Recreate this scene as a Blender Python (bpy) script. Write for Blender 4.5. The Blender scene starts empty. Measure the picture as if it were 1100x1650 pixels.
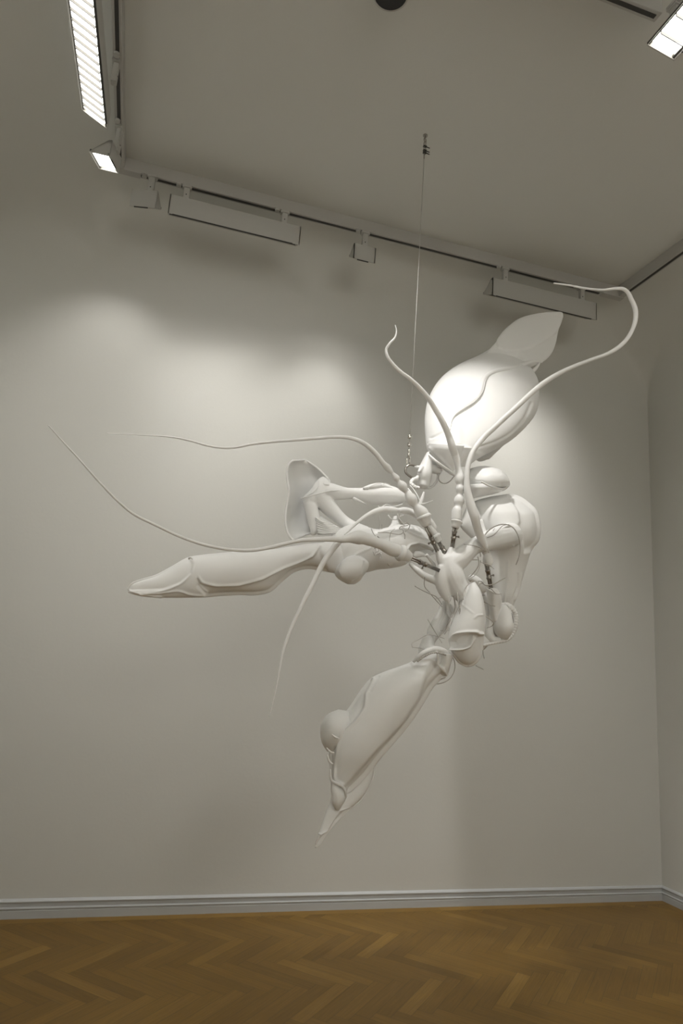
import bpy, bmesh, math, random
import numpy as np
from mathutils import Vector, Matrix
from mathutils.bvhtree import BVHTree
random.seed(7); rng = np.random.default_rng(5)
col = bpy.context.scene.collection
scn = bpy.context.scene

# ------------------------------------------------------------------ camera
F = 1090.6                                   # focal length in pixels of the 1100x1650 frame
EYE = 1.6
cx = np.array([0.95387, -0.29158, 0.07150])  # camera right, down and forward in the room's axes
cd = np.array([0.13142, 0.19142, -0.97267])
cf = np.array([0.26992, 0.93720, 0.22091])
cam_d = bpy.data.cameras.new('camera'); cam = bpy.data.objects.new('camera', cam_d); col.objects.link(cam)
cam_d.sensor_fit = 'VERTICAL'; cam_d.sensor_height = 36; cam_d.lens = F/1650*36
R_ = Matrix((( cx[0], -cd[0], -cf[0]), (cx[1], -cd[1], -cf[1]), (cx[2], -cd[2], -cf[2]))).to_quaternion().to_matrix().to_4x4()
cam.matrix_world = Matrix.Translation((0, 0, EYE)) @ R_
cam_d.clip_start = .05
scn.camera = cam

# ------------------------------------------------------------------ world, view, lights
w = bpy.data.worlds.new('world'); scn.world = w; w.use_nodes = True
w.node_tree.nodes['Background'].inputs[0].default_value = (1, .95, .87, 1)
w.node_tree.nodes['Background'].inputs[1].default_value = .0
scn.view_settings.view_transform = 'Standard'; scn.view_settings.look = 'None'
scn.view_settings.exposure = 0.05; scn.view_settings.gamma = 1; scn.view_settings.use_curve_mapping = False
WARM = (1.0, .966, .927)
def area(name, loc, aim, sx, sy, power, spread=180, color=WARM, up=None):
    l = bpy.data.lights.new(name, 'AREA'); l.shape = 'RECTANGLE'; l.size = sx; l.size_y = sy
    l.energy = power; l.color = color; l.spread = math.radians(spread)
    o = bpy.data.objects.new(name, l); col.objects.link(o)
    z = -(Vector(aim)-Vector(loc)).normalized()
    x = Vector(up or (1, 0, 0)); x = (x - z*x.dot(z)).normalized(); y = z.cross(x)
    o.matrix_world = Matrix(((x.x, y.x, z.x, loc[0]), (x.y, y.y, z.y, loc[1]), (x.z, y.z, z.z, loc[2]), (0, 0, 0, 1)))
    return o
def spot(name, loc, aim, power, angle, blend, radius=.04, color=WARM):
    l = bpy.data.lights.new(name, 'SPOT'); l.energy = power; l.spot_size = math.radians(angle); l.spot_blend = blend
    l.shadow_soft_size = radius; l.color = color
    o = bpy.data.objects.new(name, l); col.objects.link(o); o.location = loc
    o.rotation_euler = (Vector(aim)-Vector(loc)).to_track_quat('-Z', 'Y').to_euler()
    return o
XL, XR, YB, YF, CEIL, TZ = -1.45, 4.217, 4.805, -3.2, 4.783, 4.693
# washers on the back track, light thrown down the back wall
area('washer_light_back_left', (.30, 4.25, 4.465), (.40, 4.60, 3.3), .85, .09, 1.0, 78)
area('washer_light_back_left_low', (.30, 4.26, 4.465), (.60, 4.80, 2.6), .85, .09, 2.6, 60)
spot('washer_light_back_corner', (-.35, 4.24, 4.43), (-.55, 4.78, 2.5), 20, 96, 1.0, .05)
spot('washer_light_back_middle', (1.23, 4.25, 4.44), (1.10, 4.64, 3.0), 9, 104, 1.0, .05)
spot('washer_light_back_middle_low', (1.23, 4.26, 4.44), (1.0, 4.80, 2.2), 36, 74, 1.0, .05)
area('washer_light_back_right', (2.74, 4.25, 4.45), (2.74, 4.62, 3.3), .85, .09, 2.8, 76)
area('washer_light_back_right_low', (2.74, 4.26, 4.45), (2.74, 4.80, 2.4), .85, .09, 3.0, 60)
area('fill_light_right', (3.56, 1.8, 4.43), (3.9, 1.8, 3.0), 2.4, .09, 14, 120, up=(0, 1, 0))  # added lamp without a fixture, brightens the right wall
# washers on the side tracks
area('washer_light_left', (-.59, 2.86, 4.43), (-1.0, 2.86, 3.0), 1.3,   .09, 10, 130, up=(0, 1, 0))
area('washer_light_centre', (2.01, 1.60, 4.43), (2.2, 1.60, 3.0), .85, .10, 5, 150, up=(0, 1, 0))
# added fill lamps behind the viewer: one over the floor, one at the front wall
area('fill_light_rear', (1.4, -1.3, 4.40), (1.4, -1.3, 3.0), 2.6, .4, 14, 170)
area('fill_light_front', (1.4, -2.5, 4.40), (1.4, -3.1, 3.2), 3.0, .12, 150, 150)
# added rear spot evening the wall light, then the downlight before the sculpture
spot('fill_spot_rear', (-.46, .30, 4.45), (.60, 4.80, 2.6), 150, 52, 1.0, .34)
spot('downlight_beam', (.765, 2.465, 4.69), (1.52, 3.34, 2.86), 250, 47, 1.0, .07)

# ------------------------------------------------------------------ helpers
def tag(o, label=None, cat=None, group=None, kind=None):
    if label: o['label'] = label
    if cat: o['category'] = cat
    if group: o['group'] = group
    if kind: o['kind'] = kind
    return o
def empty(name, loc, rz=0):
    o = bpy.data.objects.new(name, None); col.objects.link(o); o.location = loc; o.rotation_euler = (0, 0, rz)
    o.empty_display_size = .1
    return o
def link(name, me, m, parent=None, smooth=True):
    me.materials.clear(); me.materials.append(m)
    if smooth:
        for p in me.polygons: p.use_smooth = True
    o = bpy.data.objects.new(name, me); col.objects.link(o)
    if parent is not None:
        o.parent = parent
        o.matrix_parent_inverse = Matrix.LocRotScale(parent.location, parent.rotation_euler, None).inverted() if parent.type == 'EMPTY' else parent_inv(parent)
    return o
def parent_inv(p):
    m = Matrix.Identity(4); chain = []
    while p is not None: chain.append(p); p = p.parent
    for q in reversed(chain):
        m = m @ q.matrix_parent_inverse @ Matrix.LocRotScale(q.location, q.rotation_euler, None)
    return m.inverted()
def mesh_from(name, verts, faces):
    me = bpy.data.meshes.new(name); me.from_pydata([tuple(v) for v in verts], [], faces); me.update(); return me
def at(px, py, Y):
    d = cx*(px-550) + cd*(py-825) + cf*F
    return np.array([0, 0, EYE]) + d*(Y/d[1])
def to_px(V):
    V = np.atleast_2d(V) - np.array([0, 0, EYE]); z = V@cf
    return np.stack([V@cx/z*F+550, V@cd/z*F+825], 1)
def mpp(p): return float((np.asarray(p)-np.array([0, 0, EYE]))@cf)/F
def nrm(v): return v/(np.linalg.norm(v)+1e-12)
def catmull(P, n):
    """P: (k,d) control rows -> smooth (n,d) rows through them, spaced by chord length"""
    P = np.asarray(P, float); k = len(P)
    if k == 2: t = np.linspace(0, 1, n)[:, None]; return P[0]*(1-t)+P[1]*t
    d = np.linalg.norm(np.diff(P[:, :2] if P.shape[1] < 7 else (P[:, :2]+P[:, 2:4])/2, axis=0), axis=1); d = np.maximum(d, 1e-3)**.75
    T = np.concatenate([[0], np.cumsum(d)])
    M = np.zeros_like(P)
    for i in range(1, k-1):
        a, b = (P[i]-P[i-1])/(T[i]-T[i-1]), (P[i+1]-P[i])/(T[i+1]-T[i])
        M[i] = (a*(T[i+1]-T[i])+b*(T[i]-T[i-1]))/(T[i+1]-T[i-1])
    M[0] = (P[1]-P[0])/(T[1]-T[0]); M[-1] = (P[-1]-P[-2])/(T[-1]-T[-2])
    out = []
    for t in np.linspace(0, T[-1], n):
        i = min(max(np.searchsorted(T, t)-1, 0), k-2); h = T[i+1]-T[i]; s = (t-T[i])/h
        out.append((2*s**3-3*s**2+1)*P[i]+(s**3-2*s**2+s)*h*M[i]+(-2*s**3+3*s**2)*P[i+1]+(s**3-s**2)*h*M[i+1])
    return np.array(out)
def sweep(C, Rr, seg=16, flat=1.0):
    """tube verts/faces along centres C (n,3) with radii Rr; round ends"""
    C = np.asarray(C); n = len(C)
    T = np.gradient(C, axis=0); T = np.array([nrm(t) for t in T])
    a = nrm(np.cross(T[0], [.3, .9, .2])); V = []
    th = np.linspace(0, 2*math.pi, seg, endpoint=False)
    for i in range(n):
        a = nrm(a-T[i]*(a@T[i])); b = np.cross(T[i], a)
        V += [C[i]+(a*math.cos(q)+b*math.sin(q)*flat)*Rr[i] for q in th]
    Fc = [[i*seg+j, i*seg+(j+1) % seg, (i+1)*seg+(j+1) % seg, (i+1)*seg+j] for i in range(n-1) for j in range(seg)]
    V.append(C[0]-T[0]*Rr[0]*.5); V.append(C[-1]+T[-1]*Rr[-1]*.5)
    a0, b0 = n*seg, n*seg+1
    Fc += [[a0, (j+1) % seg, j] for j in range(seg)] + [[b0, (n-1)*seg+j, (n-1)*seg+(j+1) % seg] for j in range(seg)]
    return V, Fc
def tube_geo(pts, seg=16, step=2.5, ripple=None):
    """pts rows: px, py, radius px, Y"""
    P = np.array(pts, float); L = np.linalg.norm(np.diff(P[:, :2], axis=0), axis=1).sum()
    S = catmull(P, max(6, int(L/step)))
    C = [at(s[0], s[1], s[3]) for s in S]; Rr = [max(s[2], .3)*mpp(c) for s, c in zip(S, C)]
    if ripple:
        acc = np.concatenate([[0], np.cumsum(np.linalg.norm(np.diff(S[:, :2], axis=0), axis=1))])
        Rr = [r*(1+ripple[1]*abs(math.sin(math.pi*q/ripple[0]))) for r, q in zip(Rr, acc)]
    return sweep(C, Rr, seg)
def tube(name, pts, m, parent, seg=16, step=2.5, ripple=None):
    V, Fc = tube_geo(pts, seg, step, ripple); return link(name, mesh_from(name, V, Fc), m, parent)
def smoothstep(x): x = np.clip(x, 0, 1); return x*x*(3-2*x)
def dist_poly(Q, pl):
    pl = np.asarray(pl, float); best = np.full(len(Q), 1e9)
    for a, b in zip(pl[:-1], pl[1:]):
        d = b-a; t = np.clip(((Q-a)@d)/(d@d+1e-9), 0, 1); best = np.minimum(best, np.linalg.norm(Q-(a+t[:, None]*d), axis=1))
    return best
def inside(Q, pg):
    pg = np.asarray(pg, float); c = np.zeros(len(Q), bool)
    for (x0, y0), (x1, y1) in zip(pg, np.roll(pg, -1, axis=0)):
        if y0 == y1: continue
        c ^= ((Q[:, 1] > min(y0, y1)) & (Q[:, 1] <= max(y0, y1)) & (Q[:, 0] < x0+(Q[:, 1]-y0)/(y1-y0)*(x1-x0)))
    return c
def curve2(pl, n=40): return catmull(np.array(pl, float), n)
def relief(V, Fc, ops):
    me = mesh_from('tmp', V, Fc); nn = np.zeros(len(V)*3); me.vertices.foreach_get('normal', nn) if False else None
    N = np.array([v.normal[:] for v in me.vertices]); bpy.data.meshes.remove(me)
    V = np.array(V); D = V-np.array([0, 0, EYE]); D /= np.linalg.norm(D, axis=1)[:, None]
    face = smoothstep((-(N*D).sum(1)+.05)/.3); Q = to_px(V)
    for op in ops:
        if op[0] == 'ridge':
            _, pl, wd, h = op; d = dist_poly(Q, curve2(pl)); V = V+N*(h*np.exp(-(d/wd)**2)*face)[:, None]
        elif op[0] == 'step':
            _, pg, h, e = op; pgc = np.array(pg, float); d = dist_poly(Q, np.vstack([pgc, pgc[:1]])); s = np.where(inside(Q, pgc), 1, -1)
            V = V+N*(h*smoothstep(.5+s*d/(2*e))*face)[:, None]
    return V
def loft_geo(secs, seg=72, step=1.6, pw=2.0, ops=None):
    """secs rows: left px,py, right px,py, Y, half-depth front, half-depth back (metres)"""
    P = np.array(secs, float); mid = (P[:, :2]+P[:, 2:4])/2; L = np.linalg.norm(np.diff(mid, axis=0), axis=1).sum()
    S = catmull(P, max(8, int(L/step))); V = []; rings = []
    for s in S: rings.append((at(s[0], s[1], s[4]), at(s[2], s[3], s[4]), max(s[5], .002), max(s[6], .002)))
    C = np.array([(a+b)/2 for a, b, _, _ in rings]); T = np.gradient(C, axis=0); n = len(rings)
    th = np.linspace(0, 2*math.pi, seg, endpoint=False)
    for i, (a, b, fr, bk) in enumerate(rings):
        u = (b-a)/2; nn = nrm(np.array([0, 0, EYE])-C[i]); nn = nrm(nn-nrm(u)*(nn@nrm(u)))
        if nn@cf > 0: nn = -nn                    # towards the viewer's side = front
        for q in th:
            c, s_ = math.cos(q), math.sin(q)
            cc = math.copysign(abs(c)**(2/pw), c); ss = math.copysign(abs(s_)**(2/pw), s_)
            V.append(C[i]+u*cc+nn*ss*(fr if s_ > 0 else bk))
    Fc = [[i*seg+j, i*seg+(j+1) % seg, (i+1)*seg+(j+1) % seg, (i+1)*seg+j] for i in range(n-1) for j in range(seg)]
    V.append(C[0]); V.append(C[-1]); a0, b0 = n*seg, n*seg+1
    Fc += [[a0, (j+1) % seg, j] for j in range(seg)] + [[b0, (n-1)*seg+j, (n-1)*seg+(j+1) % seg] for j in range(seg)]
    # keep the normals outward
    cen = C.mean(0); k = n//2*seg+seg//4; f0 = Fc[(n//2)*seg+seg//4]
    p0, p1, p2 = [np.array(V[f0[q]]) for q in (0, 1, 2)]
    if np.cross(p1-p0, p2-p0)@(np.array(V[k])-C[n//2]) < 0: Fc = [f[::-1] for f in Fc]
    if ops: V = list(relief(V, Fc, ops))
    return V, Fc
def loft(name, secs, m, parent, ops=None, **kw):
    V, Fc = loft_geo(secs, ops=ops, **kw); return link(name, mesh_from(name, V, Fc), m, parent)
def merge(name, geos, m, parent, voxel=.006, it=6):
    V, Fc = [], []
    for v, f in geos: k = len(V); V += list(v); Fc += [[i+k for i in q] for q in f]
    o = link(name, mesh_from(name, V, Fc), m, parent)
    bm = bmesh.new(); bm.from_mesh(o.data); bmesh.ops.recalc_face_normals(bm, faces=bm.faces); bm.to_mesh(o.data); bm.free()
    r = o.modifiers.new('skin', 'REMESH'); r.mode = 'VOXEL'; r.voxel_size = voxel; r.use_smooth_shade = True
    s = o.modifiers.new('soften', 'SMOOTH'); s.factor = .5; s.iterations = it
    return o
def bvh(o):
    Mw = parent_inv(o).inverted() if o.parent else Matrix.Identity(4)
    me = o.data; vs = [v.co.copy() for v in me.vertices]; return BVHTree.FromPolygons(vs, [p.vertices[:] for p in me.polygons])
def seam(name, part, pl, r, m, parent=None, n=40, lift=.2, taper=True):
    """a raised cord lying on a part's surface along a drawn line"""
    T = bvh(part); pts = []
    for p in curve2(pl, n):
        o = Vector((0, 0, EYE)); d = Vector(at(p[0], p[1], 3.0))-o; hit = T.ray_cast(o, d.normalized())
        if hit[0] is not None:
            pts.append(np.array(hit[0])+np.array(hit[1])*(lift*r*mpp(hit[0])))
    if len(pts) < 4: return None
    pts = np.array(pts)
    for _ in range(2): pts[1:-1] = (pts[:-2]+pts[1:-1]*2+pts[2:])/4
    k = len(pts); Rr = [r*mpp(p)*(min(1, .25+4*min(i, k-1-i)/k) if taper else 1) for i, p in enumerate(pts)]
    V, Fc = sweep(pts, Rr, 10); return link(name, mesh_from(name, V, Fc), m, parent or part)
def boxgeo(x0, x1, y0, y1, z0, z1):
    V = [(x, y, z) for x in (x0, x1) for y in (y0, y1) for z in (z0, z1)]
    return V, [[0, 1, 3, 2], [4, 6, 7, 5], [0, 4, 5, 1], [2, 3, 7, 6], [0, 2, 6, 4], [1, 5, 7, 3]]
def box(name, b, m, parent=None, bev=0):
    V, Fc = boxgeo(*b); me = mesh_from(name, V, Fc)
    o = link(name, me, m, parent, smooth=False)
    bm = bmesh.new(); bm.from_mesh(me); bmesh.ops.recalc_face_normals(bm, faces=bm.faces)
    if bev: bmesh.ops.bevel(bm, geom=bm.edges[:], offset=bev, segments=2, affect='EDGES', profile=.5)
    bm.to_mesh(me); bm.free(); return o
def cyl(name, a, b, r, m, parent=None, seg=24, prof=None):
    """cylinder or turned shape from a to b; prof rows (t, radius)"""
    a, b = np.array(a, float), np.array(b, float); prof = prof or [(0, r), (1, r)]
    t = nrm(b-a); u = nrm(np.cross(t, [.31, .2, .93] if abs(t[2]) < .9 else [1, 0, 0])); v = np.cross(t, u); V = []
    for s, rr in prof:
        for k in range(seg):
            q = 2*math.pi*k/seg; V.append(a+(b-a)*s+(u*math.cos(q)+v*math.sin(q))*rr)
    n = len(prof); Fc = [[i*seg+j, i*seg+(j+1) % seg, (i+1)*seg+(j+1) % seg, (i+1)*seg+j] for i in range(n-1) for j in range(seg)]
    Fc += [list(range(seg))[::-1], [(n-1)*seg+j for j in range(seg)]]
    me = mesh_from(name, V, Fc); o = link(name, me, m, parent)
    for p in me.polygons: p.use_smooth = len(p.vertices) == 4
    return o

# ------------------------------------------------------------------ materials
def mat(name, color, rough=.5, metal=0, bump=None, emit=None, mottle=None, spec=.5):
    m = bpy.data.materials.new(name); m.use_nodes = True; nt = m.node_tree; b = nt.nodes['Principled BSDF']
    b.inputs['Base Color'].default_value = (*color, 1); b.inputs['Roughness'].default_value = rough; b.inputs['Metallic'].default_value = metal
    b.inputs['Specular IOR Level'].default_value = spec
    tc = nt.nodes.new('ShaderNodeTexCoord')
    if mottle:
        n = nt.nodes.new('ShaderNodeTexNoise'); n.inputs['Scale'].default_value = mottle[0]; n.inputs['Detail'].default_value = 4
        r = nt.nodes.new('ShaderNodeMixRGB'); r.inputs[1].default_value = (*color, 1); r.inputs[2].default_value = (*[c*mottle[1] for c in color], 1)
        nt.links.new(tc.outputs['Object'], n.inputs['Vector']); nt.links.new(n.outputs['Fac'], r.inputs[0]); nt.links.new(r.outputs[0], b.inputs['Base Color'])
    if bump:
        n = nt.nodes.new('ShaderNodeTexNoise'); n.inputs['Scale'].default_value = bump[0]; n.inputs['Detail'].default_value = 6
        k = nt.nodes.new('ShaderNodeBump'); k.inputs['Strength'].default_value = bump[1]; k.inputs['Distance'].default_value = bump[2]
        nt.links.new(tc.outputs['Object'], n.inputs['Vector']); nt.links.new(n.outputs['Fac'], k.inputs['Height']); nt.links.new(k.outputs[0], b.inputs['Normal'])
    if emit:
        b.inputs['Emission Color'].default_value = (*emit[0], 1); b.inputs['Emission Strength'].default_value = emit[1]
    return m
M_wall = mat('wall_paint', (.62, .622, .59), .85, bump=(55, .12, .004), spec=.2)
M_ceil = mat('ceiling_paint', (.62, .622, .59), .87, bump=(55, .12, .004), spec=.2)
M_base = mat('baseboard_paint', (.47, .485, .49), .4, bump=(30, .08, .003))
M_white = mat('white_lacquered_foam', (.88, .885, .875), .42, bump=(26, .10, .003), mottle=(5, .95), spec=.35)
M_cord = mat('shaded_white_cord', (.50, .48, .45), .6)  # white cord greyed: the shade on the wires is put into the colour
M_steel = mat('brushed_steel', (.34, .32, .29), .28, 1, bump=(90, .1, .001))
M_chrome = mat('polished_steel', (.62, .6, .56), .14, 1)
M_dark = mat('dark_metal', (.05, .05, .045), .5, .4)
M_track = mat('grey_track_enamel', (.42, .41, .385), .5, bump=(60, .03, .001))
M_slot = mat('track_slot', (.035, .033, .03), .6)
M_house = mat('grey_fixture_enamel', (.44, .435, .41), .45, bump=(60, .03, .001))
M_lamp = mat('lit_diffuser', (.9, .9, .88), .5, emit=((1, .97, .9), 9))
M_louvre = mat('dark_louvre', (.09, .088, .08), .4, .3)
M_rubber = mat('black_baffle', (.01, .01, .01), .6)
# oak staves: tone from a per-stave attribute, grain along the stave
M_oak = bpy.data.materials.new('oak_parquet'); M_oak.use_nodes = True
nt = M_oak.node_tree; b = nt.nodes['Principled BSDF']; b.inputs['Roughness'].default_value = .42; b.inputs['Specular IOR Level'].default_value = .35
ta = nt.nodes.new('ShaderNodeAttribute'); ta.attribute_name = 'tone'; uv = nt.nodes.new('ShaderNodeUVMap')
mp = nt.nodes.new('ShaderNodeMapping'); mp.inputs['Scale'].default_value = (3, 60, 1)
gn = nt.nodes.new('ShaderNodeTexNoise'); gn.inputs['Scale'].default_value = 1.6; gn.inputs['Detail'].default_value = 6; gn.inputs['Distortion'].default_value = .6
mx = nt.nodes.new('ShaderNodeMath'); mx.operation = 'MULTIPLY_ADD'; mx.inputs[1].default_value = .42; 
rp = nt.nodes.new('ShaderNodeValToRGB'); rp.color_ramp.elements[0].color = (.085, .044, .007, 1); rp.color_ramp.elements[1].color = (.33, .195, .042, 1)
rp.color_ramp.elements[0].position = .1; rp.color_ramp.elements[1].position = 1.0
e = rp.color_ramp.elements.new(.55); e.color = (.185, .104, .018, 1)
nt.links.new(uv.outputs[0], mp.inputs[0]); nt.links.new(mp.outputs[0], gn.inputs['Vector']); nt.links.new(gn.outputs['Fac'], mx.inputs[0]); nt.links.new(ta.outputs['Fac'], mx.inputs[2])
nt.links.new(mx.outputs[0], rp.inputs[0]); nt.links.new(rp.outputs[0], b.inputs['Base Color'])
bp = nt.nodes.new('ShaderNodeBump'); bp.inputs['Strength'].default_value = .12; bp.inputs['Distance'].default_value = .002
nt.links.new(gn.outputs['Fac'], bp.inputs['Height']); nt.links.new(bp.outputs[0], b.inputs['Normal'])

# ------------------------------------------------------------------ room shell
COVE_Z, CD = 4.10, .56
def struct(o): return tag(o, kind='structure')
struct(box('wall_back', (XL-.1, XR+.1, YB, YB+.1, -.02, COVE_Z), M_wall))
struct(box('wall_right', (XR, XR+.1, YF, YB, -.02, COVE_Z), M_wall))
struct(box('wall_left', (XL-.1, XL, YF, YB, -.02, COVE_Z), M_wall))
struct(box('wall_front', (XL-.1, XR+.1, YF-.1, YF, -.02, COVE_Z), M_wall))
# ceiling: flat field with a coved border that turns into the walls
V, Fc = [], []; NC = 12; K = 26; ring = 4*(NC+1)
for i in range(K+1):
    a = math.pi/2*i/K; ins = CD*(1-math.cos(a)); z = COVE_Z+(CEIL-COVE_Z)*math.sin(a)
    rho = .004+.55*smoothstep(i/K)
    for (ccx, ccy, a0) in ((XR-ins-rho, YB-ins-rho, 0), (XL+ins+rho, YB-ins-rho, 90), (XL+ins+rho, YF+ins+rho, 180), (XR-ins-rho, YF+ins+rho, 270)):
        for k in range(NC+1):
            t = math.radians(a0+90*k/NC); V.append((ccx+rho*math.cos(t), ccy+rho*math.sin(t), z))
for i in range(K):
    for j in range(ring): Fc.append([i*ring+j, (i+1)*ring+j, (i+1)*ring+(j+1) % ring, i*ring+(j+1) % ring])
Fc.append([K*ring+j for j in range(ring)][::-1])
ceil_o = struct(link('ceiling', mesh_from('ceiling', V, Fc), M_ceil))
ceil_o.data.polygons[len(Fc)-1].use_smooth = False
# herringbone oak floor
def staves():
    wd, n = .075, 6; V, Fc, tone, uvs = [], [], [], []
    X0, X1, Y0, Y1 = XL+.09, XR-.09, YF+.09, YB-.09; g = .0006; c45 = math.sqrt(.5)
    bm = bmesh.new(); tl = bm.faces.layers.float.new('tone'); ul = bm.loops.layers.uv.new('UVMap')
    def quad(pts, t, uo, long_x=True):
        f = bm.faces.new([bm.verts.new((p[0], p[1], 0)) for p in pts]); f[tl] = t
        L = (Vector(pts[1])-Vector(pts[0])).length; W = (Vector(pts[3])-Vector(pts[0])).length
        for lp, q in zip(f.loops, ((0, 0), (L, 0), (L, W), (0, W))): lp[ul].uv = (q[0]+uo[0], q[1]+uo[1])
    def rot(x, y): x *= wd; y *= wd; return ((x+y)*c45+.02, (-x+y)*c45+4.66)
    for k in range(-130, 131):
        for m in range(-22, 22):
            for vert in (0, 1):
                if not vert: x0, x1, y0, y1 = k+12*m, k+n+12*m, k, k+1
                else: x0, x1, y0, y1 = k+n+12*m, k+n+1+12*m, k-n+1, k+1
                e_ = g/wd; c = [(x0+e_, y0+e_), (x1-e_, y0+e_), (x1-e_, y1-e_), (x0+e_, y1-e_)]
                if vert: c = [c[1], c[2], c[3], c[0]]
                P = [rot(*q) for q in c]; mx_, my_ = sum(p[0] for p in P)/4, sum(p[1] for p in P)/4
                if not (X0-.3 < mx_ < X1+.3 and Y0-.3 < my_ < Y1+.3): continue
                t = float(np.clip(rng.normal(.31, .055), .08, .7)); t -= .10*(rng.random() < .06); t += .12*(rng.random() < .05)
                quad(P, t, (rng.random()*9, rng.random()*9))
    for co, no in (((X0, 0, 0), (-1, 0, 0)), ((X1, 0, 0), (1, 0, 0)), ((0, Y0, 0), (0, -1, 0)), ((0, Y1, 0), (0, 1, 0))):
        bmesh.ops.bisect_plane(bm, geom=bm.verts[:]+bm.edges[:]+bm.faces[:], plane_co=co, plane_no=no, clear_outer=True)
    x = XL
    while x < XR:                                            # border boards along the walls
        L = min(.9+rng.random()*.6, XR-x); quad([(x, YB-.0885), (x+L-.001, YB-.0885), (x+L-.001, YB), (x, YB)], .42+rng.random()*.12, (rng.random()*9, 3))
        x += L
    for xa in (XL, XR-.0885):
        y = YF
        while y < YB-.09:
            L = min(.9+rng.random()*.6, YB-.0895-y); quad([(xa+.0885, y), (xa+.0885, y+L-.001), (xa, y+L-.001), (xa, y)], .36+rng.random()*.15, (rng.random()*9, 5)); y += L
    me = bpy.data.meshes.new('floor'); bm.to_mesh(me); bm.free(); return me
struct(link('floor', staves(), M_oak, smooth=False))
struct(box('subfloor_1', (XL-.1, XR+.1, YF-.1, YB+.1, -.04, -.0012), M_dark))  # dark base under the staves, showing in their joints
# moulded baseboard
prof = [(0, 0), (.020, 0), (.020, .042), (.016, .047), (.0215, .053), (.0215, .058), (.012, .063), (.011, .082), (.017, .087), (.018, .093), (.012, .099), (.004, .1045), (0, .1055)]
def skirting(name, A, B, n):
    A, B, n = Vector(A), Vector(B), Vector(n); V = []; d = (B-A).normalized()
    for P, s in ((A, 1), (B, -1)):
        for o_, z in prof: V.append(P+n*o_+d*s*o_+Vector((0, 0, z)))
    k = len(prof); Fc = [[i, i+1, k+i+1, k+i] for i in range(k-1)]
    me = mesh_from(name, V, Fc); return struct(link(name, me, M_base, smooth=False))
skirting('baseboard_back', (XL, YB, 0), (XR, YB, 0), (0, -1, 0))
skirting('baseboard_right', (XR, YB, 0), (XR, YF, 0), (-1, 0, 0))
skirting('baseboard_left', (XL, YF, 0), (XL, YB, 0), (1, 0, 0))

# ------------------------------------------------------------------ lighting track
TX0, TX1, TY1, TY0 = -.486, 3.44, 4.205, -1.2
tr = empty('lighting_track', (1.5, TY1, CEIL)); tag(tr, 'grey ceiling track frame running round the room in front of the walls', 'track')
def rail(p0, p1, ax, parent, slot=(0, 0)):
    w2 = .026; z0, z1 = TZ, CEIL+.002
    if ax == 'x': o = box('rail', (p0[0], p1[0], p0[1]-w2, p0[1]+w2, z0, z1), M_track, parent, .003); box('power_slot', (p0[0]+slot[0], p1[0]-slot[1], p0[1]-.010, p0[1]+.010, z0-.003, z0+.001), M_slot, o)
    else: o = box('rail', (p0[0]-w2, p0[0]+w2, p0[1], p1[1], z0, z1), M_track, parent, .003); box('power_slot', (p0[0]-.010, p0[0]+.010, p0[1]+slot[0], p1[1]-slot[1], z0-.003, z0+.001), M_slot, o)
    return o
rail((TX0-.026, TY1), (TX1+.026, TY1), 'x', tr, (.16, .22))
rail((TX0, TY0), (TX0, TY1-.027), 'y', tr, (0, .1)); rail((TX1, TY0), (TX1, TY1-.027), 'y', tr, (0, .06))
box('corner_connector', (TX1-.17, TX1+.028, TY1-.028, TY1+.028, TZ-.006, TZ+.004), M_track, tr, .002)
box('corner_connector', (TX0-.028, TX0+.13, TY1-.028, TY1+.028, TZ-.006, TZ+.004), M_track, tr, .002)
t2 = empty('lighting_track', (1.5, 2.13, CEIL)); tag(t2, 'short grey ceiling track at the top right, ending above the bright fixture', 'track')
rail((1.0, 2.12), (1.99, 2.12), 'x', t2, (0, .02))
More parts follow.
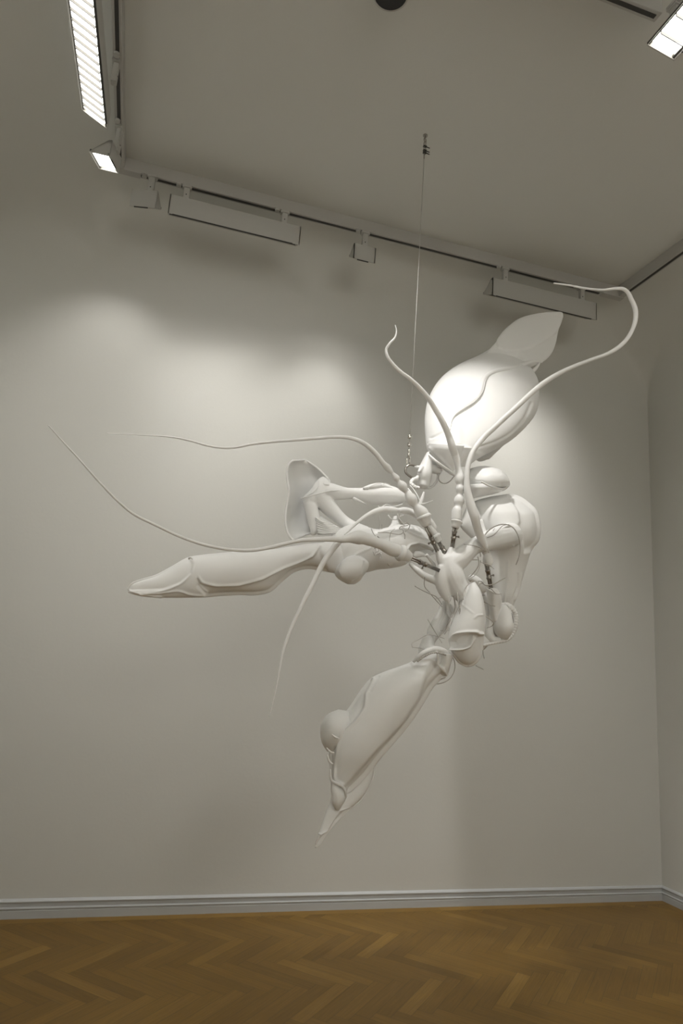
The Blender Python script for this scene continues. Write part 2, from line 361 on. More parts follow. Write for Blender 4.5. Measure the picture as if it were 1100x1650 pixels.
# ------------------------------------------------------------------ wall washers (wedge shaped housings)
def washer(label, centre, rz, L, stems, H=.145, D=.150, lit=False, group=None, louvres=0, roll=0.0, RS=.085, sy=0.0):
    """local x along the length, plate at y=0 facing -y, wedge going to +y (the wall)"""
    t = empty('wall_washer_light', centre, rz); tag(t, label, 'light fixture', group)
    Mw = Matrix.Translation(centre) @ Matrix.Rotation(rz, 4, 'Z') @ Matrix.Rotation(roll, 4, 'X')
    def put(name, V, Fc, m, par=t, bev=0):
        me = mesh_from(name, [Mw @ Vector(v) for v in V], Fc); bm = bmesh.new(); bm.from_mesh(me); bmesh.ops.recalc_face_normals(bm, faces=bm.faces)
        if bev: bmesh.ops.bevel(bm, geom=bm.edges[:], offset=bev, segments=2, affect='EDGES')
        bm.to_mesh(me); bm.free(); return link(name, me, m, par, smooth=False)
    h, a = L/2, .012
    # housing: plate, sloping back, two ends, open below
    prof = [(0, 0), (0, -H), (.004, -H), (.004, -.03), (.02, -.012), (D-.008, -H+RS+.006), (D, -H+RS), (.022, 0)]
    n = len(prof); V = [(s*h, y, z) for s in (-1, 1) for y, z in prof]
    hs = put('housing', V, [[i, (i+1) % n, n+(i+1) % n, n+i] for i in range(n)]+[list(range(n)), [n+i for i in range(n)]], M_house)
    for s in (-1, 1):                                    # triangular end plates
        tri = [(0, 0), (0, -H), (D, -H+RS), (.022, 0)]; V = [(s*h+o_, y, z) for o_ in (0, -s*.006) for y, z in tri]
        put('end_plate', V, [[i, (i+1) % 4, 4+(i+1) % 4, 4+i] for i in range(4)]+[[0, 1, 2, 3], [4, 5, 6, 7]], M_house)
    zz = lambda y: -H+.012+(y/D)*RS
    y0, y1 = .014, D-.012
    V = [(s*(h-.02), y, zz(y)+dz) for s in (-1, 1) for y, dz in ((y0, 0), (y1, 0), (y1, .004), (y0, .004))]
    put('diffuser', V, [[0, 1, 5, 4], [1, 2, 6, 5], [2, 3, 7, 6], [3, 0, 4, 7], [0, 1, 2, 3], [4, 5, 6, 7]], M_lamp if lit else M_dark)
    # dark frame round the opening
    for yy in ((.005, .014), (D-.012, D-.003)):
        V = [(s*h, y, zz(y)+dz) for s in (-1, 1) for y, dz in ((yy[0], -.006), (yy[1], -.006), (yy[1], .006), (yy[0], .006))]
        put('frame_bar', V, [[0, 1, 5, 4], [1, 2, 6, 5], [2, 3, 7, 6], [3, 0, 4, 7], [0, 1, 2, 3], [4, 5, 6, 7]], M_louvre)
    V, Fc = boxgeo(-h+.03, h-.05, -.0015, .006, -H-.004, -H+.001); put('lower_lip', V, Fc, M_slot)
    for k in range(louvres):
        x = -h+.03+(L-.06)*(k+.5)/louvres; V, Fc = boxgeo(x-.002, x+.002, y0, y1, -H+.0, -H+.020)
        V = [(v[0], v[1], v[2]+(v[1]/D)*RS-.006) for v in V]; put('louvre', V, Fc, M_louvre)
    for sx in stems:
        c = Matrix.Translation(centre) @ Matrix.Rotation(rz, 4, 'Z'); p = c @ Vector((sx, .022+sy, 0)); top = TZ-centre[2]
        V, Fc = boxgeo(sx-.020, sx+.020, .006+sy, .036+sy, -.02, top-.022); st = put('stem', V, Fc, M_house, bev=.004)
        q = c @ Vector((sx, .004+sy, .03)); q2 = c @ Vector((sx, .012+sy, .03)); cyl('screw', q, q2, .004, M_dark, st, 10)
        V, Fc = boxgeo(sx-.032, sx+.032, sy+.004, sy+.044, top-.024, top+.002); put('track_adapter', V, Fc, M_house, bev=.005)
        q = c @ Vector((sx-.055, sy+.020, top-.018)); q2 = c @ Vector((sx-.055, sy+.020, top)); cyl('locking_knob', q, q2, .017, M_house, t, 16)
    return t
g1 = None
washer('long grey wedge wall light on the back track, left of the suspension cable', (.302, 4.17, 4.59), 0, .90, (-.35, .33))
washer('long grey wedge wall light on the back track, above the tip of the upper blade', (2.73, 4.17, 4.575), 0, .93, (-.35, .34), H=.15)
washer('small square grey spotlight on the back track, midway between the two long lights', (1.232, 4.17, 4.57), 0, .165, (0,), H=.125, D=.12)
washer('small grey spotlight at the left end of the back track, turned aside', (-.31, 4.16, 4.565), math.radians(-14), .17, (.03,), H=.13, D=.13)
washer('long lit wall light with louvres on the left ceiling track', (-.535, 2.82, 4.57), math.radians(88), 1.45, (.5, -.5), H=.13, D=.15, lit=True, louvres=26, sy=-.05)
washer('small lit square light below the long lit one on the left track', (-.475, 3.80, 4.53), math.radians(70), .150, (.0,), H=.11, D=.13, lit=True, RS=.03, sy=-.02)
washer('bright lit wall light at the top right edge of the ceiling', (2.03, 1.60, 4.55), math.radians(90), .96, (.44,), H=.13, D=.15, lit=True, louvres=10, RS=.03)
# recessed-look round downlight
dl = empty('downlight', (.765, 2.465, CEIL)); tag(dl, 'round black ceiling downlight at the top edge of the frame', 'downlight')
cyl('rim', (.765, 2.465, CEIL+.001), (.765, 2.465, 4.70), .085, M_track, dl, 40, [(0, .085), (.97, .085), (1, .082), (1, .078), (.2, .070)])
cyl('baffle', (.765, 2.465, 4.772), (.765, 2.465, 4.7035), .07, M_rubber, dl, 40, [(0, .02), (.05, .05), (1, .0772)])

# ------------------------------------------------------------------ suspension cable with its hardware
def w3(px, py, Y): return at(px, py, Y)
CX, CY = 1.300, 3.280
sc = empty('suspension_cable', (CX, CY, CEIL)); tag(sc, 'thin steel cable hanging from a ceiling eyelet and holding the white sculpture', 'cable')
def zat(py):                                         # height on the vertical cable seen at image row py
    lo, hi = 1.0, 4.8
    for _ in range(40):
        m_ = (lo+hi)/2
        if to_px(np.array([CX, CY, m_]))[0][1] < py: hi = m_
        else: lo = m_
    return lo
def ring3(name, c, r1, r2, wire, m, parent, ang=0, seg=28, span=2*math.pi, start=0):
    """oval ring in a vertical plane turned by ang about z"""
    u = np.array([math.cos(ang), math.sin(ang), 0]); v = np.array([0, 0, 1.])
    C = [np.array(c)+u*r1*math.cos(start+span*k/seg)+v*r2*math.sin(start+span*k/seg) for k in range(seg+(0 if span > 6.2 else 1))]
    if span > 6.2: C = C+[C[0]]
    V, Fc = sweep(C, [wire]*len(C), 8); return link(name, mesh_from(name, V, Fc), m, parent)
cyl('cable', (CX, CY, zat(248)), (CX, CY, zat(724)), .0021, M_track, sc, 8)
ey = cyl('ceiling_plate', (CX, CY, CEIL+.001), (CX, CY, CEIL-.006), .014, M_steel, sc, 20)
cyl('eyelet_shank', (CX, CY, CEIL-.004), (CX, CY, zat(224)), .004, M_steel, sc, 10)
ring3('eyelet', (CX, CY, zat(226)), .010, .012, .003, M_steel, sc, .5)
ring3('shackle', (CX, CY, zat(231.5)), .009, .020, .003, M_steel, sc, 1.9)
ring3('cable_loop', (CX, CY, zat(240)), .007, .020, .0022, M_steel, sc, .3)
for k, py in enumerate((236, 242.5, 246)):
    z = zat(py); c = box('cable_clip', (CX-.010, CX+.012, CY-.007, CY+.007, z-.005, z+.005), M_dark, sc, .002)
    cyl('clip_bolt', (CX+.006, CY-.004, z-.003), (CX+.030, CY-.008, z-.010), .003, M_dark, c, 8)
cyl('ferrule', (CX, CY, zat(247)), (CX, CY, zat(256)), .004, M_steel, sc, 10)
for py in (704, 716.5):
    z = zat(py); cyl('ferrule', (CX, CY, z-.012), (CX, CY, z+.012), .01, M_chrome, sc, 18, [(0, .004), (.15, .011), (.42, .012), (.5, .005), (.58, .012), (.85, .011), (1, .004)])
z0, z1 = zat(723), zat(737)
cyl('swivel', (CX, CY, z1), (CX, CY, z0), .006, M_chrome, sc, 16, [(0, .007), (.3, .0085), (.5, .004), (.62, .008), (.85, .007), (1, .003)])
ring3('snap_hook', (CX, CY, (zat(736)+zat(750))/2), .010, (zat(736)-zat(750))/2+.003, .0045, M_chrome, sc, .2)
cyl('hook_gate', (CX+.008, CY, zat(738)), (CX+.008, CY, zat(748)), .0035, M_chrome, sc, 10)

# ------------------------------------------------------------------ the hanging sculpture
SC = empty('hanging_sculpture', (1.62, 3.1, 1.55))
tag(SC, 'large white biomorphic sculpture with pods, fins and long whip tentacles hung from the ceiling', 'sculpture')
W = M_white
# ---- upper pod and its pointed fin, leaning back towards the wall
def lean(rows): return [(*r[:4], r[4]+max(0, 750-(r[1]+r[3])/2)/190*.34, r[5]*1.06, r[6]*1.06) if len(r) == 7 else (*r[:3], r[3]+max(0, 750-r[1])/190*.34) for r in rows]
PY = 3.30
pod = loft('pod', lean([
    (701, 752, 752, 752, PY, .05, .05), (697, 741, 764, 741, PY, .10, .08), (690, 722, 789, 726, PY, .16, .14), (688, 700, 812, 712, PY, .20, .18), (688, 672, 838, 688, PY, .235, .22),
    (694, 643, 855, 664, PY, .25, .24), (709, 616, 860, 639, PY, .245, .24), (727, 598, 860, 614, PY, .22, .21), (749, 584, 855, 598, PY+.01, .17, .17),
    (768, 575, 850, 589, PY+.02, .12, .12), (784, 566, 846, 582, PY+.03, .08, .08), (797, 557, 842, 572, PY+.04, .045, .045), (806, 549, 836, 560, PY+.04, .02, .02)]),
    W, SC, seg=120, step=1.3, ops=[
        ('step', [(742, 688), (745, 715), (800, 745), (880, 700), (880, 600), (850, 590), (822, 594), (797, 600), (783, 609), (778, 622), (774, 636), (760, 650), (742, 664), (735, 674)], -.010, 4),
        ('ridge', [(694, 706), (706, 701), (725, 692)], 1.6, -.007), ('ridge', [(690, 714), (712, 716), (744, 717)], 1.5, -.006),
        ('ridge', [(697, 735), (720, 728), (742, 723), (757, 721)], 1.6, .006),
        ('ridge', [(858, 648), (848, 672), (826, 698), (800, 712), (768, 722)], 2.2, -.008),
        ('step', [(690, 712), (742, 718), (757, 722), (742, 745), (735, 775), (690, 760)], .006, 2)])
seam('vein', pod, [(725, 694), (725, 683), (730, 671), (740, 661), (756, 650), (768, 641), (774, 631), (776, 618), (781, 607), (791, 600), (804, 596), (820, 593), (836, 589), (851, 584)], 4.4, W, lift=-.15)
seam('vein', pod, [(727, 688), (727, 680), (733, 669), (745, 660), (762, 649), (771, 640), (777, 629), (780, 616), (785, 608)], 1.5, W, lift=1.2)
fin = loft('upper_fin', lean([
    (781, 572, 848, 594, PY+.02, .05, .05), (789, 562, 862, 588, PY+.02, .05, .04), (799, 551, 877, 581, PY+.01, .045, .03), (811, 535, 889, 568, PY, .035, .025), (823, 524, 895, 553, PY-.01, .028, .02),
    (838, 514, 898, 538, PY-.02, .022, .016), (856, 508.5, 901, 525, PY-.03, .016, .012), (877, 505, 904, 516, PY-.04, .010, .009), (893, 504, 905.5, 509, PY-.05, .006, .006), (901, 503.5, 905, 505, PY-.05, .003, .003)]),
    W, SC, seg=110, step=1.0, ops=[
        ('step', [(800, 552), (802, 560), (812, 565), (830, 566), (850, 562), (868, 556), (884, 546), (896, 536), (915, 500), (840, 490), (800, 520)], .007, 1.5),
        ('ridge', [(840, 566), (838, 575), (829, 583), (817, 589)], 1.3, .006), ('ridge', [(843, 568), (843, 577), (834, 587)], 1.2, .006),
        ('ridge', [(834, 589), (850, 584), (872, 583)], 1.8, .006)])
tube('fin_hook', lean([(836, 590, 3, PY-.06), (850, 584.5, 3, PY-.065), (862, 582.5, 2.6, PY-.06), (868, 584, 2, PY-.05), (865, 591, 2.4, PY-.04), (858, 598, 3, PY-.03), (851, 601, 3, PY-.02)]), W, SC)
loft('pod_underside', lean([(757, 724, 858, 636, PY+.06, .02, .1), (764, 733, 860, 650, PY+.06, .03, .14), (775, 741, 856, 664, PY+.06, .03, .14), (790, 738, 842, 688, PY+.07, .02, .08)]), W, SC)
# skirt plates under the pod
loft('pod_skirt', [(690, 713, 746, 718, PY-.06, .11, .05), (691, 722, 744, 725, PY-.06, .105, .05), (697, 735, 740, 736, PY-.05, .09, .05), (705, 748, 738, 748, PY-.04, .07, .04), (716, 758, 737, 757, PY-.04, .045, .03), (727, 766, 735, 765, PY-.04, .012, .01)], W, SC, pw=1.7, ops=[('ridge', [(692, 722), (715, 744), (733, 764)], 1.6, .008)])
tube('skirt_rim', [(691, 733, 2, PY-.12), (703, 744, 2.2, PY-.15), (714, 752, 2.2, PY-.14), (724, 759, 2.2, PY-.12), (733, 766, 1.8, PY-.08)], W, SC)
loft('skirt_leaf', [(728, 748, 741, 740, PY-.05, .02, .02), (719, 757, 742, 753, PY-.06, .025, .02), (722, 762, 738, 761, PY-.06, .02, .01), (731, 768, 738, 768, PY-.06, .01, .01)], W, SC, pw=1.6)
# connector between pod and steel ring
merge('pod_stem', [
    tube_geo([(692, 730, 5, PY-.02), (689, 742, 8, PY-.02), (686, 752, 10, PY-.02), (684, 763, 12, PY-.02), (683, 774, 11, PY-.01), (681, 784, 9, PY-.01)]),
    tube_geo([(688, 756, 7, PY-.02), (678, 754, 4, CY), (667, 751.5, 2, CY)]), tube_geo([(680, 752, 4, PY-.04), (674, 761, 2.4, PY-.05)]),
    tube_geo([(690, 752, 6, PY-.02), (702, 757, 7, PY), (710, 758, 5, PY)])], W, SC, .004, 4)
tube('steel_ring', [(676, 754, 1.6, CY), (668, 750.5, 1.9, CY), (660, 749, 1.9, CY), (654, 753, 1.9, CY), (653, 760, 1.9, CY), (657, 765, 1.9, CY), (663, 769, 1.9, CY), (668, 771, 1.6, CY)], M_steel, SC, seg=12, step=.8)
tube('ribbed_cord', [(674, 767, 2.2, CY-.01), (671, 771, 2.6, CY-.02), (665, 773, 2.4, CY-.03), (662, 778, 2.4, CY-.04), (665, 782, 2.4, CY-.05), (669, 785, 2.4, CY-.05), (675, 786, 2.2, CY-.05)], W, SC, step=.5, ripple=(3.0, .35))
tube('ribbed_cord', [(676, 785, 1.6, PY), (686, 787, 1.6, PY+.02), (696, 784, 1.8, PY+.03), (703, 776, 2, PY+.03), (705, 765, 2, PY+.02), (702, 757, 2, PY)], W, SC)
tube('ribbed_cord', [(712, 758, .8, PY), (706, 770, .8, PY), (710, 777, .8, PY), (717, 779, .8, PY), (724, 776, .8, PY-.02), (731, 768, .8, PY-.04)], M_cord, SC, seg=8)
# ---- rounded cap behind the beads
HY = 3.30
loft('cap', [(776, 750.5, 782, 750.5, HY, .02, .02), (764, 754, 795, 754, HY, .08, .08), (756, 762, 806, 762, HY, .125, .12), (752, 772, 813, 772, HY, .14, .13), (752, 780, 815, 779, HY, .13, .12), (754, 787, 813, 784, HY, .10, .10), (758, 792, 806, 787, HY, .05, .05)],
     W, SC, seg=96, step=.8, ops=[('step', [(765, 773), (776, 775), (790, 783), (806, 784), (808, 778), (803, 800), (750, 800), (750, 772)], -.012, 1.5), ('ridge', [(767, 774), (778, 778), (790, 783.5), (806, 784)], 1.6, .008)])
loft('cap_brim', [(754, 781, 775, 779, HY-.04, .06, .03), (756, 788, 790, 784, HY-.04, .07, .04), (757, 794, 802, 788, HY-.03, .07, .04), (757, 800, 805, 792, HY-.02, .06, .04), (758, 804, 792, 797, HY-.02, .03, .03)], W, SC, pw=3)
tube('cap_rim', [(804, 768, 2.4, HY-.05), (811, 770, 3.4, HY-.04), (815, 777, 3.6, HY-.04), (815, 784, 3.2, HY-.05), (811, 788, 2.6, HY-.06), (800, 786, 1.8, HY-.10), (786, 782, 1.6, HY-.13), (775, 776, 1.4, HY-.14)], W, SC)
loft('cap_tip', [(808, 776, 814, 768, HY-.02, .03, .03), (808, 786, 820, 782, HY-.02, .03, .03), (806, 790, 815, 788, HY-.02, .02, .02)], W, SC)
# ---- torso
TYY = 3.32
torso = loft('torso', [
    (790, 800, 824, 795, TYY, .02, .02), (772, 805, 838, 801, TYY, .07, .07), (763, 811, 850, 811, TYY, .12, .11), (762, 824, 858, 822, TYY, .16, .14), (764, 840, 862, 838, TYY, .175, .15), (769, 856, 863, 855, TYY, .175, .15),
    (776, 872, 860, 872, TYY, .16, .14), (783, 888, 850, 888, TYY, .13, .11), (787, 905, 846, 905, TYY, .10, .09), (790, 925, 841, 925, TYY, .08, .07), (795, 945, 836, 945, TYY, .06, .06), (800, 962, 831, 962, TYY, .045, .04), (808, 978, 825, 978, TYY, .02, .02)],
    W, SC, seg=120, step=1.2, ops=[
        ('step', [(818, 800), (829, 812), (836, 824), (838, 838), (836, 848), (842, 868), (846, 890), (880, 880), (880, 780), (830, 780)], -.020, 4),
        ('ridge', [(821, 803), (831, 815), (836, 826), (837, 842)], 1.6, .005),
        ('ridge', [(818, 905), (817, 930), (814, 955), (812, 972)], 1.6, .006), ('ridge', [(834, 925), (833, 945), (827, 962), (822, 975)], 1.4, -.006), ('ridge', [(840, 925), (836, 948), (829, 966)], 1.3, .006)])
tube('torso_edge_cord', [(851, 872, 1.2, TYY-.03), (848, 890, 1.6, TYY-.03), (845, 905, 1.6, TYY-.02), (841, 925, 1.5, TYY), (836, 945, 1.4, TYY), (829, 965, 1.2, TYY), (823, 979, .9, TYY)], W, SC, seg=10)
loft('torso_flap', [(752, 816, 765, 812, TYY-.05, .01, .02), (746, 832, 772, 828, TYY-.05, .022, .03), (742, 847, 778, 843, TYY-.04, .025, .03), (750, 858, 784, 856, TYY-.03, .025, .03), (764, 870, 790, 868, TYY-.03, .02, .03), (776, 880, 792, 880, TYY-.02, .01, .02)], W, SC, pw=2.4)
loft('torso_nib', [(856, 866, 862, 870, TYY, .03, .03), (852, 876, 863, 872, TYY, .035, .03), (849, 884, 861, 878, TYY, .03, .03), (849, 888, 857, 884, TYY, .012, .01)], W, SC)
# ---- central branching body (hub, curved arm, sockets)
HB = 3.02
merge('central_body', [
    tube_geo([(718, 898, 12, HB), (722, 912, 17, HB), (727, 926, 20, HB), (734, 942, 19, HB), (745, 957, 15, HB-.01), (756, 972, 13, HB-.02)]),
    tube_geo([(722, 915, 15, HB), (737, 903, 17, HB), (749, 892, 15.5, HB), (764, 880, 13.5, HB+.02), (780, 874, 15, HB+.05), (798, 868, 18.5, HB+.09), (813, 864, 21, HB+.13), (824, 862, 20, HB+.17)]),
    tube_geo([(716, 915, 13, HB), (713, 930, 13, HB), (713, 945, 11, HB), (717, 958, 8, HB), (723, 968, 5, HB)]),
    tube_geo([(712, 905, 8, HB), (709, 898, 7, HB), (706.5, 891, 5.2, HB), (705.5, 887, 4.6, HB)]),
    tube_geo([(722, 903, 9, HB), (725, 893, 6.5, HB), (727, 886, 5.2, HB), (728, 883, 4.6, HB)]),
    tube_geo([(714, 940, 7, HB), (700, 935, 6.5, HB+.02), (686, 929, 6, HB+.05), (672, 919, 5, HB+.08), (660, 908, 3, HB+.10)])], W, SC, .0045, 5)
tube('arm_band', [(770, 866, 1.2, HB-.02), (777, 860, 1.4, HB-.03), (782, 872, 1.6, HB-.03), (785, 885, 1.6, HB-.03), (787, 890, 1.2, HB)], W, SC, seg=10)
tube('arm_socket_rim', [(808, 852, 1.2, HB+.06), (818, 848, 2, HB+.07), (828, 851, 2.4, HB+.10), (833, 860, 2.4, HB+.11), (831, 872, 2.2, HB+.11), (826, 880, 1.8, HB+.10)], W, SC)
seam_pts = [(705, 905), (709, 898), (716, 902), (721, 912), (729, 919), (739, 922)]
# ---- lower central shell with folded lip
LY = 2.98
shell = loft('lower_shell', [
    (756, 940, 764, 938, LY, .02, .02), (749, 955, 771, 952, LY, .055, .05), (743, 970, 775, 970, LY, .075, .06), (738, 985, 777, 985, LY, .085, .07), (731, 1001, 778, 1001, LY, .09, .07), (726, 1015, 777, 1015, LY, .09, .07),
    (724, 1030, 776, 1030, LY, .08, .07), (727, 1046, 775, 1046, LY, .07, .06), (733, 1060, 772, 1060, LY, .055, .05), (743, 1071, 764, 1071, LY, .03, .03), (751, 1075, 757, 1075, LY, .01, .01)],
    W, SC, seg=120, step=1.0, ops=[
        ('step', [(722, 1034), (730, 1025), (748, 1021), (765, 1021), (771, 1024), (763, 1032), (757, 1040), (745, 1044), (728, 1045)], -.030, 2.5),
        ('step', [(720, 1048), (745, 1048), (758, 1044), (768, 1027), (785, 1023), (785, 1085), (715, 1085)], -.010, 2.0),
        ('ridge', [(726, 1031), (733, 1023), (748, 1019), (768, 1018)], 2.2, .012), ('ridge', [(727, 1046), (744, 1045.5), (756, 1040), (763, 1029), (768, 1022), (776, 1021)], 2.6, .014),
        ('ridge', [(743, 973), (752, 980), (762, 988)], 1.5, .002), ('ridge', [(764, 996), (769, 992), (777, 991)], 1.4, .003)])
# ---- right lower shell with stitched rim, bent leg, nib
RY = 3.16
egg = loft('side_shell', [(804, 975, 814, 975, RY, .02, .02), (799, 987, 821, 984, RY, .045, .04), (796, 1000, 825, 998, RY, .055, .05), (796, 1012, 825, 1012, RY, .055, .05), (800, 1022, 822, 1022, RY, .04, .04), (808, 1030, 817, 1030.5, RY, .015, .015)], W, SC)
tube('stitched_rim', [(806, 974, 2, RY), (815, 974, 3.2, RY), (823, 979, 4, RY), (829, 989, 4.2, RY+.01), (830, 1001, 4.2, RY+.01), (828, 1013, 4, RY+.01), (823, 1024, 3.6, RY+.01), (814, 1032, 2.6, RY), (800, 1035, 2, RY), (786, 1038, 2, RY), (775, 1040, 1.6, RY)], W, SC, step=.5, ripple=(4.5, .18))
tube('rim_groove', [(816, 980, .8, RY-.03), (823, 988, .9, RY-.04), (826, 1000, .9, RY-.045), (825, 1012, .9, RY-.04), (822, 1022, .8, RY-.03)], M_slot, SC, seg=8)
merge('bent_leg', [
    loft_geo([(785, 946, 798, 948, RY-.02, .03, .03), (786, 958, 803, 957, RY-.02, .035, .03), (788, 972, 806, 970, RY-.01, .035, .03), (790, 986, 804, 984, RY, .03, .03), (794, 1002, 803, 1002, RY, .02, .02)], pw=2.8),
    tube_geo([(757, 930, 6, RY+.02), (766, 936, 8, RY+.02), (774, 944, 8, RY+.02), (780, 952, 7, RY+.02)]),
    tube_geo([(793, 990, 6, RY+.02), (789, 1008, 7, RY+.03), (787, 1022, 8, RY+.03), (794, 1030, 6, RY+.02), (806, 1030, 4, RY+.01)])], W, SC, .004, 3)
loft('back_plate', [(772, 945, 780, 945, RY+.07, .02, .02), (772, 970, 790, 970, RY+.07, .03, .03), (774, 1000, 795, 1000, RY+.07, .035, .03), (773, 1025, 800, 1025, RY+.05, .03, .03), (772, 1040, 788, 1038, RY+.04, .02, .02), (772, 1053, 775, 1052, RY+.04, .004, .004)], W, SC)
tube('leg_strap', [(783, 948, 1, RY-.05), (790, 952, 1.4, RY-.055), (797, 956, 1.4, RY-.055), (803, 959, 1, RY-.04)], W, SC, seg=8)
# ---- small hanging limb left of the lower shell
SY = 3.12
loft('small_limb', [(713, 968, 719, 968, SY, .01, .01), (707, 980, 727, 982, SY, .03, .03), (700, 994, 727, 993, SY, .04, .035), (693, 1006, 722, 1006, SY, .04, .035), (688, 1018, 714, 1019, SY, .035, .03), (692, 1028, 704, 1030, SY, .02, .02), (697, 1037, 699, 1038, SY, .006, .006)],
     W, SC, pw=1.8, ops=[('ridge', [(722, 975), (715, 990), (709, 1000), (709, 1015)], 1.8, -.009)])
loft('small_limb', [(716, 966, 723, 972, SY-.05, .006, .006), (718, 977, 731, 978, SY-.05, .012, .012), (720, 990, 730, 986, SY-.05, .012, .01), (724, 996, 727, 994, SY-.05, .005, .005)], W, SC)
loft('limb_knuckle', [(684, 1022, 692, 1021, SY, .01, .01), (680, 1032, 696, 1030, SY, .035, .03), (677, 1041, 698, 1040, SY, .04, .04), (675, 1052, 700, 1049, SY-.01, .04, .04), (680, 1060, 700, 1058, SY-.02, .03, .03)], W, SC)
# ---- lower blade
BY = 3.06
blade = loft('lower_blade', [
    (684, 1046, 716, 1046, BY, .03, .03), (674, 1056, 722, 1058, BY, .06, .06), (664, 1066, 722, 1080, BY, .08, .07), (645, 1074, 706, 1096, BY, .095, .08), (622, 1082, 694, 1109, BY, .105, .09), (600, 1092, 683, 1128, BY, .11, .09), (583, 1110, 668, 1152, BY, .11, .09),
    (567, 1134, 650, 1177, BY, .105, .09), (552, 1155, 634, 1196, BY, .10, .08), (538, 1180, 618, 1214, BY, .095, .07), (531, 1208, 604, 1232, BY, .085, .06), (531, 1232, 590, 1250, BY, .065, .05), (532, 1252, 575, 1266, BY, .045, .04), (535, 1266, 563, 1277, BY, .025, .025), (541, 1275, 553, 1281, BY, .008, .008)],
    W, SC, seg=140, step=1.3, ops=[
        ('step', [(720, 1062), (698, 1070), (688, 1090), (679, 1128), (655, 1164), (630, 1192), (603, 1219), (559, 1270), (560, 1290), (760, 1150), (760, 1050)], -.022, 7),
        ('step', [(595, 1080), (598, 1098), (588, 1118), (586, 1140), (570, 1163), (549, 1180), (541, 1208), (538, 1236), (534, 1262), (500, 1262), (500, 1100), (560, 1080)], -.012, 3.5),
        ('ridge', [(601, 1094), (590, 1112), (587, 1138), (571, 1163), (550, 1180), (542, 1206), (538, 1240), (541, 1258), (552, 1264)], 2.6, .008),
        ('ridge', [(664, 1070), (680, 1064), (696, 1063), (705, 1069)], 2.2, .008), ('ridge', [(583, 1113), (592, 1101), (600, 1095)], 1.2, -.006),
        ('ridge', [(610, 1090), (602, 1102), (596, 1114)], 1.2, -.005), ('ridge', [(552, 1141), (557, 1145), (560, 1148)], 1.2, -.007)])
loft('blade_knob', [(545, 1143, 562, 1146, BY+.02, .02, .02), (530, 1150, 566, 1160, BY+.02, .06, .06), (520, 1163, 562, 1174, BY+.02, .08, .08), (517, 1180, 556, 1190, BY+.02, .08, .08), (520, 1198, 548, 1203, BY+.02, .06, .06), (527, 1211, 540, 1213, BY+.02, .02, .02)], W, SC,
     seg=72, step=.9)
for pl in ([(534, 1183), (540, 1188), (546, 1190)], [(526, 1205), (533, 1212), (538, 1213)], [(527, 1216), (531, 1228), (536, 1231)]):
    tube('knob_tooth', [(x, y, r_, BY-.07) for (x, y), r_ in zip(pl, (.8, 1.8, 1.2))], W, SC, seg=8)
loft('blade_pouch', [(534, 1259, 553, 1272, BY-.02, .012, .012), (533, 1270, 558, 1280, BY-.02, .025, .02), (534, 1283, 556, 1288, BY-.02, .03, .02), (536, 1296, 550, 1299, BY-.02, .022, .02), (541, 1305, 546, 1306, BY-.02, .006, .006)], W, SC)
tube('pouch_lip', [(532, 1240, 1.5, BY-.05), (534, 1257, 2.2, BY-.05), (541, 1262, 2.4, BY-.055), (550, 1266, 2.4, BY-.055), (556, 1275, 2.2, BY-.05), (557, 1284, 1.6, BY-.04)], W, SC)
loft('blade_tip', [(548, 1248, 603, 1232, BY+.05, .02, .02), (540, 1262, 600, 1252, BY+.05, .03, .02), (535, 1278, 590, 1275, BY+.04, .035, .025), (531, 1292, 578, 1290, BY+.03, .035, .025), (526, 1305, 562, 1306, BY+.02, .03, .02), (520, 1322, 547, 1321, BY+.01, .02, .018), (513, 1344, 530, 1340, BY, .013, .012), (507, 1361, 515, 1361, BY, .008, .008), (507, 1366, 510, 1366, BY, .003, .003)],
     W, SC, seg=90, step=1.0, ops=[
         ('step', [(600, 1290), (565, 1302), (548, 1308), (541, 1318), (528, 1340), (515, 1350), (500, 1375), (620, 1375), (640, 1280)], -.015, 2.5),
         ('ridge', [(564, 1303), (549, 1308), (541, 1318), (529, 1338), (518, 1344)], 2, .007), ('ridge', [(514, 1343), (517, 1346), (514, 1352)], 1.2, .005)])
tube('blade_tip_cord', [(603, 1234, .8, BY+.05), (601, 1252, .9, BY+.05), (592, 1272, .9, BY+.04), (582, 1288, 1, BY+.03), (566, 1302, 1.2, BY+.02)], W, SC, seg=8)
# collar at the top of the blade
tube('blade_collar', [(666, 1066, 2.5, BY-.05), (676, 1057, 4.2, BY-.08), (689, 1049, 5, BY-.09), (703, 1046, 5, BY-.08), (716, 1050, 4.5, BY-.06), (725, 1056, 3.6, BY-.03)], W, SC)
tube('collar_stitching', [(672, 1066, .8, BY-.10), (684, 1057.5, .9, BY-.115), (699, 1051.5, .9, BY-.115), (714, 1054, .9, BY-.09), (725, 1059, .8, BY-.05)], M_cord, SC, seg=8, step=.4, ripple=(3, .9))
loft('collar_flap', [(703, 1052, 727, 1054, BY-.03, .055, .04), (705, 1064, 725, 1066, BY-.03, .05, .04), (706, 1074, 722, 1078, BY-.03, .04, .04), (703, 1086, 720, 1088, BY-.02, .025, .03), (700, 1094, 715, 1092, BY-.01, .01, .02)], W, SC, ops=[('ridge', [(704, 1054), (708, 1068), (714, 1078), (719, 1087)], 1.8, .008)])
tube('collar_flap_edge', [(703, 1050, 1.4, BY-.10), (706, 1060, 1.8, BY-.10), (705, 1069, 2, BY-.09), (711, 1077, 2, BY-.08), (719, 1088, 1.6, BY-.05), (708, 1094, 1.4, BY-.03), (698, 1098, 1, BY-.01)], W, SC, seg=10)
